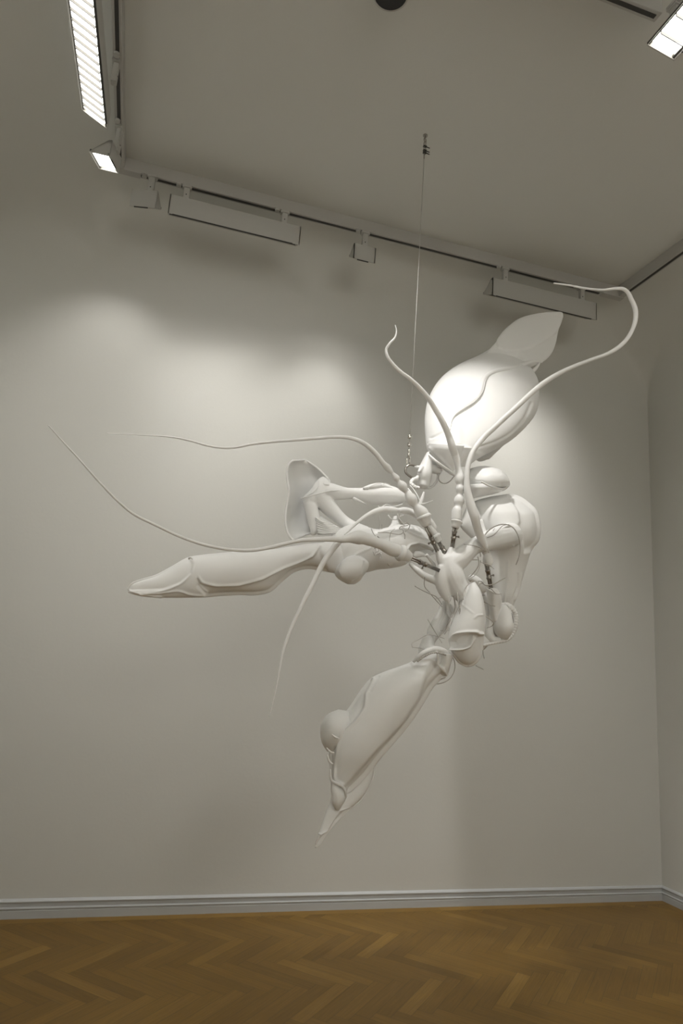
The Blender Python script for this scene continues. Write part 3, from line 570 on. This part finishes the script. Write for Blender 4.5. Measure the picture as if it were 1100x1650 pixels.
# ---- left body: hip, torn cuff, knob, long fin
GY = 3.16
hip = loft('hip', [
    (694, 868, 702, 892, GY-.02, .02, .02), (682, 853, 690, 896, GY-.01, .06, .05), (665, 846, 671, 899, GY, .085, .07), (645, 846, 650, 911, GY, .095, .08), (625, 850, 627, 916, GY, .095, .08), (607, 853, 607, 918, GY, .09, .08), (590, 849, 592, 922, GY, .09, .08), (572, 845, 574, 922, GY, .085, .08), (552, 850, 552, 918, GY, .07, .07), (535, 862, 535, 905, GY, .04, .05)],
    W, SC, seg=120, step=1.3, ops=[
        ('step', [(655, 893), (662, 880), (674, 877), (686, 880), (700, 888), (712, 905), (670, 912), (655, 905)], -.035, 2.5),
        ('ridge', [(652, 894), (657, 883), (666, 877.5), (677, 876.5), (686, 879), (692, 884)], 2, .010),
        ('ridge', [(641, 846), (668, 862), (694, 872)], 1.4, .006), ('ridge', [(562, 903), (575, 893), (590, 886), (600, 881)], 1.5, .006)])
loft('cuff_leaf', [(665, 895, 668, 898, GY-.05, .004, .004), (668, 889, 676, 897, GY-.05, .01, .01), (674, 888, 690, 899, GY-.05, .015, .01), (682, 891, 701, 908, GY-.05, .012, .01), (693, 900, 702, 914, GY-.05, .006, .006)], W, SC)
tube('cuff_leaf', [(684, 897, 1, GY-.08), (687, 894, 2, GY-.085), (691, 899, 2.6, GY-.08), (697, 908, 2, GY-.07), (702, 915, 1.4, GY-.06)], W, SC, seg=10)
loft('hip_spur', [(622, 853, 645, 848, GY+.03, .03, .03), (629, 846, 643, 845, GY+.03, .02, .02), (632, 838, 640, 838, GY+.03, .012, .012), (634, 832, 639, 831, GY+.03, .006, .006)], W, SC)
knob = loft('knob', [(566, 894, 578, 894, GY-.06, .01, .02), (556, 900, 585, 899, GY-.06, .045, .05), (546, 908, 592, 906, GY-.05, .07, .07), (540, 919, 591, 917, GY-.05, .075, .07), (542, 929, 584, 928, GY-.05, .06, .06), (550, 936, 579, 936, GY-.05, .03, .04), (560, 941.5, 571, 941.5, GY-.05, .01, .01)],
            W, SC, seg=96, step=.8, ops=[('step', [(549, 908), (558, 899), (571, 896), (586, 903), (582, 925), (566, 936), (550, 930), (545, 920)], .006, 2)])
GF = 3.10
fin2 = loft('long_fin', [
    (204.5, 947, 206, 955, GF-.1, .005, .005), (212, 939, 217, 958.5, GF-.1, .012, .010), (228, 932.5, 232, 961.5, GF-.09, .022, .016), (250, 926, 256, 963, GF-.08, .032, .022), (275, 913, 282, 963.5, GF-.07, .045, .03), (303, 898, 312, 963, GF-.06, .06, .045), (325, 894, 332, 962.5, GF-.05, .07, .055), (355, 891, 356, 960.5, GF-.04, .08, .065), (388, 888, 386, 959, GF-.03, .085, .07), (418, 886, 415, 959, GF-.02, .085, .07),
    (440, 885, 437, 953, GF-.01, .08, .07), (458, 882, 454, 938, GF, .075, .065), (478, 879, 473, 923, GF+.01, .07, .06), (498, 876, 494, 917, GF+.02, .065, .06), (520, 874, 518, 920, GF+.03, .065, .06), (545, 868, 545, 924, GF+.05, .065, .06), (562, 866, 562, 922, GF+.06, .05, .05)],
    W, SC, seg=120, step=1.6, ops=[
        ('step', [(318, 930), (324, 940), (345, 946), (385, 945), (423, 935), (457, 918), (482, 908), (504, 898), (515, 880), (540, 960), (440, 990), (330, 990), (334, 962), (318, 945)], -.016, 3),
        ('ridge', [(319, 931), (325, 939), (345, 944.5), (385, 943.5), (423, 933.5), (457, 916), (482, 906.5), (504, 896), (515, 880)], 2.4, .009),
        ('step', [(238, 951), (262, 950), (290, 940), (308, 924), (312, 908), (306, 893), (230, 910), (195, 945), (195, 956), (215, 951)], -.008, 1.8),
        ('ridge', [(222, 955), (250, 954), (275, 948), (297, 936), (309, 920), (310, 905), (305, 897)], 1.5, .005),
        ('ridge', [(225, 957), (255, 956), (290, 953), (303, 957), (330, 960)], 1.4, .006), ('ridge', [(207, 951), (225, 957), (260, 962)], 1.6, .005), ('ridge', [(320, 940), (327, 950), (334, 957)], 1.6, .006)])
tube('fin_spur', [(304, 900, 2, GF-.10), (307, 898, 1.6, GF-.11), (310, 901, 1, GF-.11)], W, SC, seg=8)
# ---- ear-like dish
EY2 = 3.22
def dish(name):
    rows = [((471, 742.5), (491, 741), .01), ((465.5, 747), (503, 748.5), .03), ((462.5, 757), (514, 757), .05), ((462.5, 768), (523, 766), .07), ((464, 780), (531, 776), .08), ((465.5, 793), (527, 790), .09), ((463, 808), (520, 805), .09), ((460.5, 822), (513, 822), .09),
            ((459.8, 836), (511, 838), .085), ((461, 850), (512, 850), .07), ((465, 862), (505, 858), .045), ((470, 868.5), (492, 862), .015), ((473, 869.8), (482, 866), .004)]
    P = np.array([[a[0], a[1], b[0], b[1], 0, 0, d] for a, b, d in rows], float); S = catmull(P, 90); V = []; nx = 40
    for s in S:
        for j in range(nx+1):
            u = j/nx; bow = s[6]*math.sin(math.pi*min(1, u*1.0))**.8
            V.append(at(s[0]*(1-u)+s[2]*u, s[1]*(1-u)+s[3]*u, EY2-.07+.10*u+bow*1.5-.035*math.exp(-(u/.08)**2)))
    Fc = [[i*(nx+1)+j, (i+1)*(nx+1)+j, (i+1)*(nx+1)+j+1, i*(nx+1)+j+1] for i in range(len(S)-1) for j in range(nx)]
    o = link(name, mesh_from(name, V, Fc), W, SC); s_ = o.modifiers.new('thick', 'SOLIDIFY'); s_.thickness = .008; s_.offset = 0
    return o, V, S, nx
dsh, dV, dS, dn = dish('ear_dish')
rim = [dV[i*(dn+1)] for i in range(len(dS))][::2]; rim2 = [dV[i*(dn+1)+dn] for i in range(0, 26)][::2]
V, Fc = sweep(list(reversed(rim2))+rim, [.0055]*(len(rim)+len(rim2)), 10); link('dish_rim', mesh_from('dish_rim', V, Fc), W, SC)
merge('upper_arm', [
    loft_geo([(530, 774, 530, 800, EY2-.01, .03, .03), (520, 768, 514, 812, EY2-.01, .035, .03), (510, 775, 504, 822, EY2, .035, .03), (499, 790, 494, 832, EY2+.0, .025, .02), (488, 800, 488, 812, EY2+.02, .01, .01)]),
    tube_geo([(522, 790, 14, EY2), (534, 792, 13.5, EY2), (545, 794, 12, EY2), (558, 795, 9.5, EY2), (570, 795, 9, EY2), (584, 797, 11.5, EY2), (600, 798, 14.5, EY2), (615, 797.5, 16, EY2), (630, 798, 15, EY2), (643, 801, 11.5, EY2), (651, 805, 7, EY2)]),
    tube_geo([(510, 798, 14, EY2), (521, 808, 14, EY2), (532, 820, 13, EY2), (543, 831, 11, EY2), (556, 842, 10, EY2), (572, 852, 11, EY2-.02), (590, 858, 10, EY2)]),
    tube_geo([(497, 808, 9, EY2), (503, 826, 11, EY2-.01), (506, 842, 10, EY2-.01), (506, 855, 7, EY2-.01), (503, 861, 4, EY2)])], W, SC, .0045, 5)
tube('arm_crest', [(585, 787, 2, EY2-.03), (600, 784, 4.5, EY2-.03), (614, 783, 5, EY2-.03), (627, 786, 4, EY2-.03), (638, 793, 2, EY2-.03)], W, SC)
tube('arm_spur', [(569, 803, 2.4, EY2-.03), (576, 806, 2.2, EY2-.03), (583, 809, 1.4, EY2-.02), (590, 813, .8, EY2-.01)], W, SC, seg=8)
tube('arm_seam', [(484, 803, 1, EY2-.02), (496, 800, 1.2, EY2-.045), (515, 795, 1.2, EY2-.06), (532, 791, 1.2, EY2-.05), (552, 790, 1, EY2-.03)], W, SC, seg=8)
tube('arm_seam', [(490, 801, 1, EY2-.02), (503, 794, 1.1, EY2-.04), (511, 785, 1.1, EY2-.04), (515, 772, 1, EY2-.02), (522, 780, 1.6, EY2-.04), (530, 781, 1.4, EY2-.04)], W, SC, seg=8)
for k in range(7):
    t = k/6; x0, y0 = 509+3*t, 834+24*t; x1, y1 = 532+20*min(1, t*1.3), 843+13*t
    mx_, my_ = (x0+x1)/2, (y0+y1)/2+3.2-2*t
    tube('gill', [(x0, y0, 1.6, EY2-.05), ((x0+mx_)/2, (y0+my_)/2+1.2, 1.7, EY2-.07), (mx_, my_, 1.8, EY2-.085), ((x1+mx_)/2, (y1+my_)/2+.6, 1.6, EY2-.08), (x1, y1, 1.2, EY2-.07)], W, SC, seg=10)
loft('gill_bed', [(508, 831, 518, 832, EY2+.01, .01, .01), (508, 842, 535, 843, EY2+.01, .015, .01), (508, 852, 549, 853, EY2+.01, .015, .01), (512, 862, 545, 861, EY2+.01, .01, .01)], W, SC)

# ---- whip tentacles
def tentacle(pts, beads=None, collar=None):
    t = tube('tentacle', pts, W, SC, seg=22, step=1.6)
    return t
def cup(a, b, r0, r1, Ya, Yb):
    """flared cup where a tentacle meets its steel rods, a = tentacle side, b = rod side"""
    A, B = at(a[0], a[1], Ya), at(b[0], b[1], Yb); s = mpp(A)
    return cyl('socket_cup', A, B, 1, W, SC, 36, [(0, r0*s*.8), (.12, r0*s*1.0), (.25, r0*s*1.08), (.30, r0*s*1.02), (.36, r0*s*.93), (.8, r1*s*1.05), (.95, r1*s*.95), (1, r1*s*.7)])
A_ = 2.97
tentacle([(735, 838, 8.4, A_), (735.5, 830, 8.6, A_), (736.5, 822, 8.2, A_), (738, 818, 6.3, A_), (738.5, 815.5, 6.4, A_), (739.2, 808.5, 8.3, A_), (740, 802, 7.2, A_), (740.5, 798.5, 5.0, A_), (740.7, 795, 5.1, A_), (741, 791, 7.0, A_), (741, 786.5, 7.3, A_), (741, 782, 5.6, A_), (741, 780, 5.4, A_), (740.5, 776, 7.2, A_), (740.2, 769, 7.6, A_), (739.5, 762, 5.6, A_), (738, 755, 4.6, A_), (736, 742, 5.6, A_), (733, 733, 6.0, A_), (729, 722, 6.2, A_-.02), (723, 703, 5.2, A_-.03), (714, 682, 4.8, A_-.05), (702, 661, 4.3, A_-.06), (690, 642, 4, A_-.08), (676, 625, 3.5, A_-.10), (660, 610, 3.0, A_-.12), (645, 599, 2.9, A_-.13), (633, 587, 2.7, A_-.14), (624, 574, 2.5, A_-.15), (622, 563, 2.2, A_-.15), (628, 553, 1.9, A_-.16), (636, 544, 1.5, A_-.16), (638.5, 534, 1.1, A_-.16), (636.5, 524, .7, A_-.16)])
cup((736, 838), (733, 851), 9, 6.5, A_, A_)
B_ = 2.93
tentacle([(783, 884, 2.5, B_+.06), (779, 876, 4.5, B_+.05), (773, 863, 6.4, B_+.04), (768.5, 849, 6.6, B_+.02), (765, 835, 7.2, B_), (761, 822, 7.6, B_), (757.5, 810, 7.0, B_), (754.5, 799, 6.2, B_), (752.5, 787, 5.5, B_), (752, 770, 4.5, B_), (753, 755, 4.2, B_), (757.5, 738, 4.2, B_), (766, 721, 4.5, B_), (778, 706, 4.5, B_), (795, 690, 4.4, B_-.02), (812, 674, 4.4, B_-.04), (832, 656, 4.3, B_-.06), (852, 637, 4.3, B_-.08), (873, 619, 4.1, B_-.10), (898, 603, 3.7, B_-.12), (925, 590, 3.1, B_-.14), (951, 580, 2.9, B_-.15), (978, 570, 2.9, B_-.16), (995, 560.5, 3.4, B_-.17), (1009, 547, 3.2, B_-.18), (1019, 530, 3.2, B_-.18), (1023.5, 514, 3.6, B_-.18), (1023, 498, 3.8, B_-.18), (1017, 483, 3.5, B_-.18), (1010, 470, 3.1, B_-.18), (1003, 465.5, 2.8, B_-.18), (992, 465, 2.3, B_-.18), (971, 467, 1.7, B_-.18), (945, 465, 1.7, B_-.18), (918, 460, 1.5, B_-.18), (892, 456.5, 1.3, B_-.18)])
C_ = 2.95
tentacle([(683, 833, 10, C_), (679, 827, 11, C_), (675, 822, 9.6, C_), (670.8, 817, 6.6, C_), (669, 814.5, 5.6, C_), (667, 811.5, 6.8, C_), (664, 807, 9.0, C_), (660.5, 801.5, 8.8, C_), (657, 796, 5.8, C_), (655, 793, 4.0, C_), (652.5, 789.5, 5.2, C_), (649, 784.5, 7.4, C_), (645, 779.5, 6.4, C_), (642, 776, 3.6, C_), (638.5, 771, 5.6, C_), (635.5, 767, 4.6, C_), (632, 762.5, 2.9, C_), (629, 759, 4.0, C_), (624.5, 754, 5.6, C_), (617, 746, 4.2, C_-.01), (607, 733, 4.1, C_-.02), (594, 720, 3.8, C_-.03), (578, 710, 3.4, C_-.04), (560, 705, 3.1, C_-.05), (540, 704, 2.9, C_-.06), (510, 706, 2.7, C_-.07), (480, 708.5, 2.5, C_-.08), (440, 711.5, 2.4, C_-.09), (405, 715.5, 2.2, C_-.10), (380, 720.5, 2.1, C_-.10), (360, 721.5, 1.9, C_-.11), (335, 718, 1.8, C_-.12), (308, 710.5, 1.6, C_-.12), (285, 705.5, 1.4, C_-.13), (265, 703, 1.1, C_-.13), (230, 701, .7, C_-.14), (173, 698, .5, C_-.15)])
cup((681, 829), (688, 848), 12, 8, C_, C_)
D_ = 2.86
tentacle([(642, 888, 10, D_+.03), (634, 886, 11, D_+.03), (625, 882, 10.5, D_+.02), (614, 877, 8.6, D_+.01), (605, 874, 8.6, D_), (596, 870, 10, D_), (587, 867.5, 10, D_), (578, 866, 11.5, D_), (569, 866.5, 9.5, D_), (560, 868, 6.6, D_), (550, 869, 6, D_), (543, 868.8, 5, D_), (530, 868.5, 4.4, D_-.01), (510, 869, 3.8, D_-.02), (483, 871, 3.3, D_-.04), (455, 877, 3.1, D_-.06), (430, 883, 3, D_-.08), (400, 887, 2.8, D_-.10), (370, 885.5, 2.6, D_-.12), (330, 878, 2.5, D_-.14), (290, 864.5, 2.4, D_-.16), (255, 848, 2.3, D_-.18), (215, 828, 2.2, D_-.20), (195, 812, 2, D_-.21), (165, 782, 1.8, D_-.23), (125, 737, 1.5, D_-.25), (100, 710, 1.3, D_-.26), (78, 685.5, 1, D_-.27)])
cup((642, 889), (660, 898), 13, 8.5, D_+.03, D_+.05)
E_ = 3.06
tentacle([(701, 852, 4, E_), (692, 842, 6.5, E_), (681, 834, 6.5, E_), (668, 829, 6, E_), (657, 824, 6.2, E_), (648, 823, 6, E_), (641, 822.5, 4, E_), (634, 822, 5.2, E_), (622, 821, 5.6, E_), (608, 823, 4.8, E_-.01), (594, 829, 3.8, E_-.02), (581, 837.5, 3, E_-.03), (570, 847, 2.2, E_-.04), (562, 855, 1.5, E_-.05), (555, 861, .9, E_-.06)])
tube('socket_neck', [(690, 846, 5, E_), (697, 856, 5.2, E_), (702, 863, 5, E_)], W, SC)
cup((701, 861), (708, 873), 7, 5, E_, E_)
G_ = 2.96
tentacle([(556, 866, 3.5, G_), (549, 870, 4.6, G_), (541, 878, 5.2, G_), (532, 890, 5, G_), (523, 903, 4.6, G_), (514, 919, 4.2, G_-.01), (503, 942, 3.8, G_-.02), (492, 963, 3.5, G_-.03), (482, 984, 3.3, G_-.04), (472, 1005, 3, G_-.05), (463, 1028, 2.7, G_-.06), (456, 1050, 2.3, G_-.07), (450, 1080, 1.8, G_-.08), (443, 1115, 1.3, G_-.09), (434, 1154, .8, G_-.10)])
H_ = 3.10
tentacle([(775, 838, 3, H_+.02), (778, 860, 6, H_+.02), (780, 876, 6.5, H_), (782, 888, 6.5, H_), (784, 893, 6, H_), (785, 898, 7.5, H_), (786, 905, 8, H_), (787, 911, 6, H_)])
# ---- steel rods in their clamps
def rods(a, b, Ya, Yb, ts, side, sl=8, r=1.75):
    A, B = at(a[0], a[1], Ya), at(b[0], b[1], Yb); t = nrm(B-A); s = mpp(A); view = nrm(A-np.array([0, 0, EYE])); u = nrm(np.cross(t, view))
    if u@cx < 0: u = -u
    first = None
    for q in (-1, 1):
        o = cyl('connecting_rod', A-t*.01+u*q*r*1.05*s, B+t*.02+u*q*r*1.05*s, r*s, M_steel, SC, 14); first = first or o
    m_ = A+(B-A)*ts; L = sl*s
    sleeve = cyl('clamp_sleeve', m_-t*L, m_+t*L, 1, M_steel, SC, 20, [(0, 3.6*s), (.04, 4.4*s), (.22, 4.4*s), (.24, 3.7*s), (.76, 3.7*s), (.78, 4.4*s), (.96, 4.4*s), (1, 3.6*s)])
    if side:
        p = m_+t*L*.35; cyl('thumb_screw', p+u*side*2*s, p+u*side*9*s, 1, M_steel, sleeve, 12, [(0, 1.1*s), (.6, 1.0*s), (.66, 1.8*s), (.95, 1.8*s), (1, 1.2*s)])
rods((686, 848), (706, 891), C_, HB, .52, -1, 7.5)
rods((706, 873), (719, 893), E_, HB+.02, .62, 0, 5, 1.6)
rods((733, 850), (728, 885), A_, HB, .33, 1, 7)
rods((659, 898), (707, 919), D_+.05, HB-.02, .45, -1, 9, 1.6)
rods((784, 912), (790, 944), H_, H_+.02, .42, 1, 8, 1.7)
# ---- thin wires and tendrils
def wire(pts, Y0, Y1=None, r=.62, m=None):
    Y1 = Y0 if Y1 is None else Y1; n = len(pts)
    tube('tendril', [(x, y, r*(1 if i < n-1 else .7), Y0+(Y1-Y0)*i/(n-1)+.012*math.sin(2.1*i+x)) for i, (x, y) in enumerate(pts)], m or M_cord, SC, seg=6, step=2)
wire([(668, 944), (680, 951), (693, 957), (702, 961), (712, 974)], 3.0, 3.06, .75)
wire([(684, 930), (684, 945), (692, 955), (702, 967), (712, 978)], 3.05, 3.04, .7)
wire([(702, 965), (711, 963), (718, 965), (724, 975)], 3.02, 3.02)
wire([(724, 960), (723, 975), (726, 985), (731, 990), (736, 982), (733, 970), (732, 955)], 2.97, 2.97, .8)
wire([(737, 955), (738, 970), (741, 982), (740, 990)], 2.96, 2.97, .8)
wire([(731, 960), (733, 980), (724, 1000), (717, 1015), (708, 1025)], 3.0, 3.04, 1.2)
wire([(735, 985), (730, 1000), (718, 1018), (716, 1022)], 3.0, 3.02, 1)
wire([(727, 996), (726, 1003), (724, 1012)], 2.99, 2.99, .7, W)
wire([(689, 998), (697, 1012), (705, 1025), (712, 1036)], 3.02, 3.02, .6)
wire([(664, 1043), (663, 1038), (675, 1030), (690, 1023), (703, 1025), (716, 1029)], 3.04, 3.06, .6)
wire([(664, 1043), (674, 1044), (684, 1046)], 3.04, 3.06, .6)
wire([(709, 1016), (722, 1016), (728, 1010)], 3.02, 3.0, .5)
wire([(727, 1056), (732, 1066), (732, 1080), (726, 1092), (714, 1100), (700, 1102), (706, 1097), (718, 1092)], 3.02, 3.06, .7)
wire([(766, 1072), (771, 1075), (779, 1079)], 3.0, 2.98, .7)
wire([(778, 1048), (778.5, 1055), (780, 1061)], 3.16, 3.14, .9, M_track)
# wires round the torso and arm
wire([(778, 868), (784, 858), (792, 851), (803, 846), (815, 845), (826, 850), (833, 860), (837, 875), (837, 890), (833, 905), (831, 910)], 3.0, 3.12, .9)
wire([(785, 866), (795, 862), (802, 855), (810, 847), (820, 845)], 3.02, 3.08, .7)
wire([(773, 853), (777, 863), (780, 869)], 3.0, 3.02, .7)
wire([(787, 866), (792, 858), (797, 851)], 3.05, 3.06, .6)
wire([(747, 877), (757, 878), (768, 881), (780, 886)], 2.96, 2.98, .6)
wire([(754, 878), (765, 879), (775, 884), (782, 888)], 2.95, 2.98, .5)
wire([(757, 902), (770, 902), (772, 902)], 3.06, 3.08, .5)
wire([(770, 897), (771, 910), (764, 922), (756, 930), (753, 932)], 3.06, 3.04, .8)
wire([(774, 903), (772, 915), (765, 927), (755, 933)], 3.05, 3.04, .6)
wire([(773, 905), (780, 908), (788, 911), (796, 917)], 3.07, 3.06, .6)
wire([(774, 897), (773, 880), (775, 870)], 3.06, 3.0, .6)
wire([(746, 966), (748, 952), (754, 942), (760, 938), (764, 946), (770, 958), (777, 968), (788, 974), (797, 977)], 2.93, 3.06, .8)
wire([(765, 945), (771, 940), (770, 937), (775, 937), (780, 942), (790, 948), (800, 957), (808, 957)], 2.97, 3.08, .7)
wire([(766, 945), (771, 944), (774, 940), (785, 944)], 2.97, 3.06, .6)
wire([(784, 943), (795, 941), (805, 936), (814, 931)], 3.06, 3.10, .9)
wire([(775, 959), (781, 959)], 3.03, 3.02, .9)
wire([(777, 990), (786, 996), (795, 1004), (793, 1008), (784, 1012)], 3.02, 3.08, .7)
wire([(779, 992), (785, 994)], 3.02, 3.03, .9, W)
wire([(738, 985), (742, 975), (746, 966)], 2.94, 2.94, .6)
# wires around the beads and hip
wire([(660, 782), (667, 790), (674, 802), (679, 812)], 3.1, 3.05, .9, W)
wire([(678, 812), (686, 811), (692, 809), (697, 806.5)], 3.05, 3.0, 1.1, W)
loft('sliver', [(682, 792, 684, 793, 3.1, .003, .003), (677, 803, 682, 805, 3.1, .006, .006), (673, 813, 677, 817, 3.1, .004, .004)], W, SC)
wire([(657, 787), (663, 795), (666, 800)], 3.1, 3.05, 1.2, W)
wire([(648, 812), (640, 815), (632, 816), (622, 813), (612, 818), (609, 815)], 3.14, 3.12, .8, W)
wire([(625, 830), (630, 836), (638, 837), (645, 832), (650, 830)], 3.03, 3.03, 1, W)
wire([(640, 828), (643, 836), (648, 842), (652, 848)], 3.02, 3.04, 1, W)
wire([(645, 823), (643, 838), (648, 845), (655, 842), (660, 846)], 3.03, 3.05, .7)
wire([(609, 858), (622, 858), (634, 860), (645, 861), (650, 857), (648, 853), (643, 852), (645, 849), (655, 847), (660, 845), (659, 850), (653, 857)], 3.02, 3.04, .7)
wire([(652, 868), (652, 862), (649, 857)], 3.04, 3.03, .8)
wire([(627, 874), (628, 864), (630, 857), (636, 852)], 3.04, 3.05, .6)
wire([(598, 852), (601, 859), (605, 864)], 3.04, 3.03, .7, M_track)
tube('thorn', [(608, 864, .6, 2.95), (611, 868, 1.2, 2.96), (616, 874, .8, 2.97)], M_track, SC, seg=8)
wire([(611, 832), (612, 842), (610, 853)], 3.12, 3.12, .5); wire([(615, 845), (615, 853)], 3.12, 3.12, .5)
wire([(592, 789), (598, 783), (608, 779), (616, 780)], 3.15, 3.15, .6, W)
wire([(613, 782), (620, 779), (628, 781)], 3.15, 3.15, .6, W)
for pl in ([(603, 884), (606, 882), (605, 887)], [(606, 889), (610, 886), (609, 884)], [(611, 889), (614, 893), (612, 892)], [(612, 900), (615, 896), (614, 895)], [(601, 888), (604, 895), (606, 891)], [(608, 893), (612, 890), (615, 889)]):
    wire(pl, GY-.10, GY-.11, .9, W)
wire([(624, 908), (628, 912), (632, 909)], 3.05, 3.05, .8)
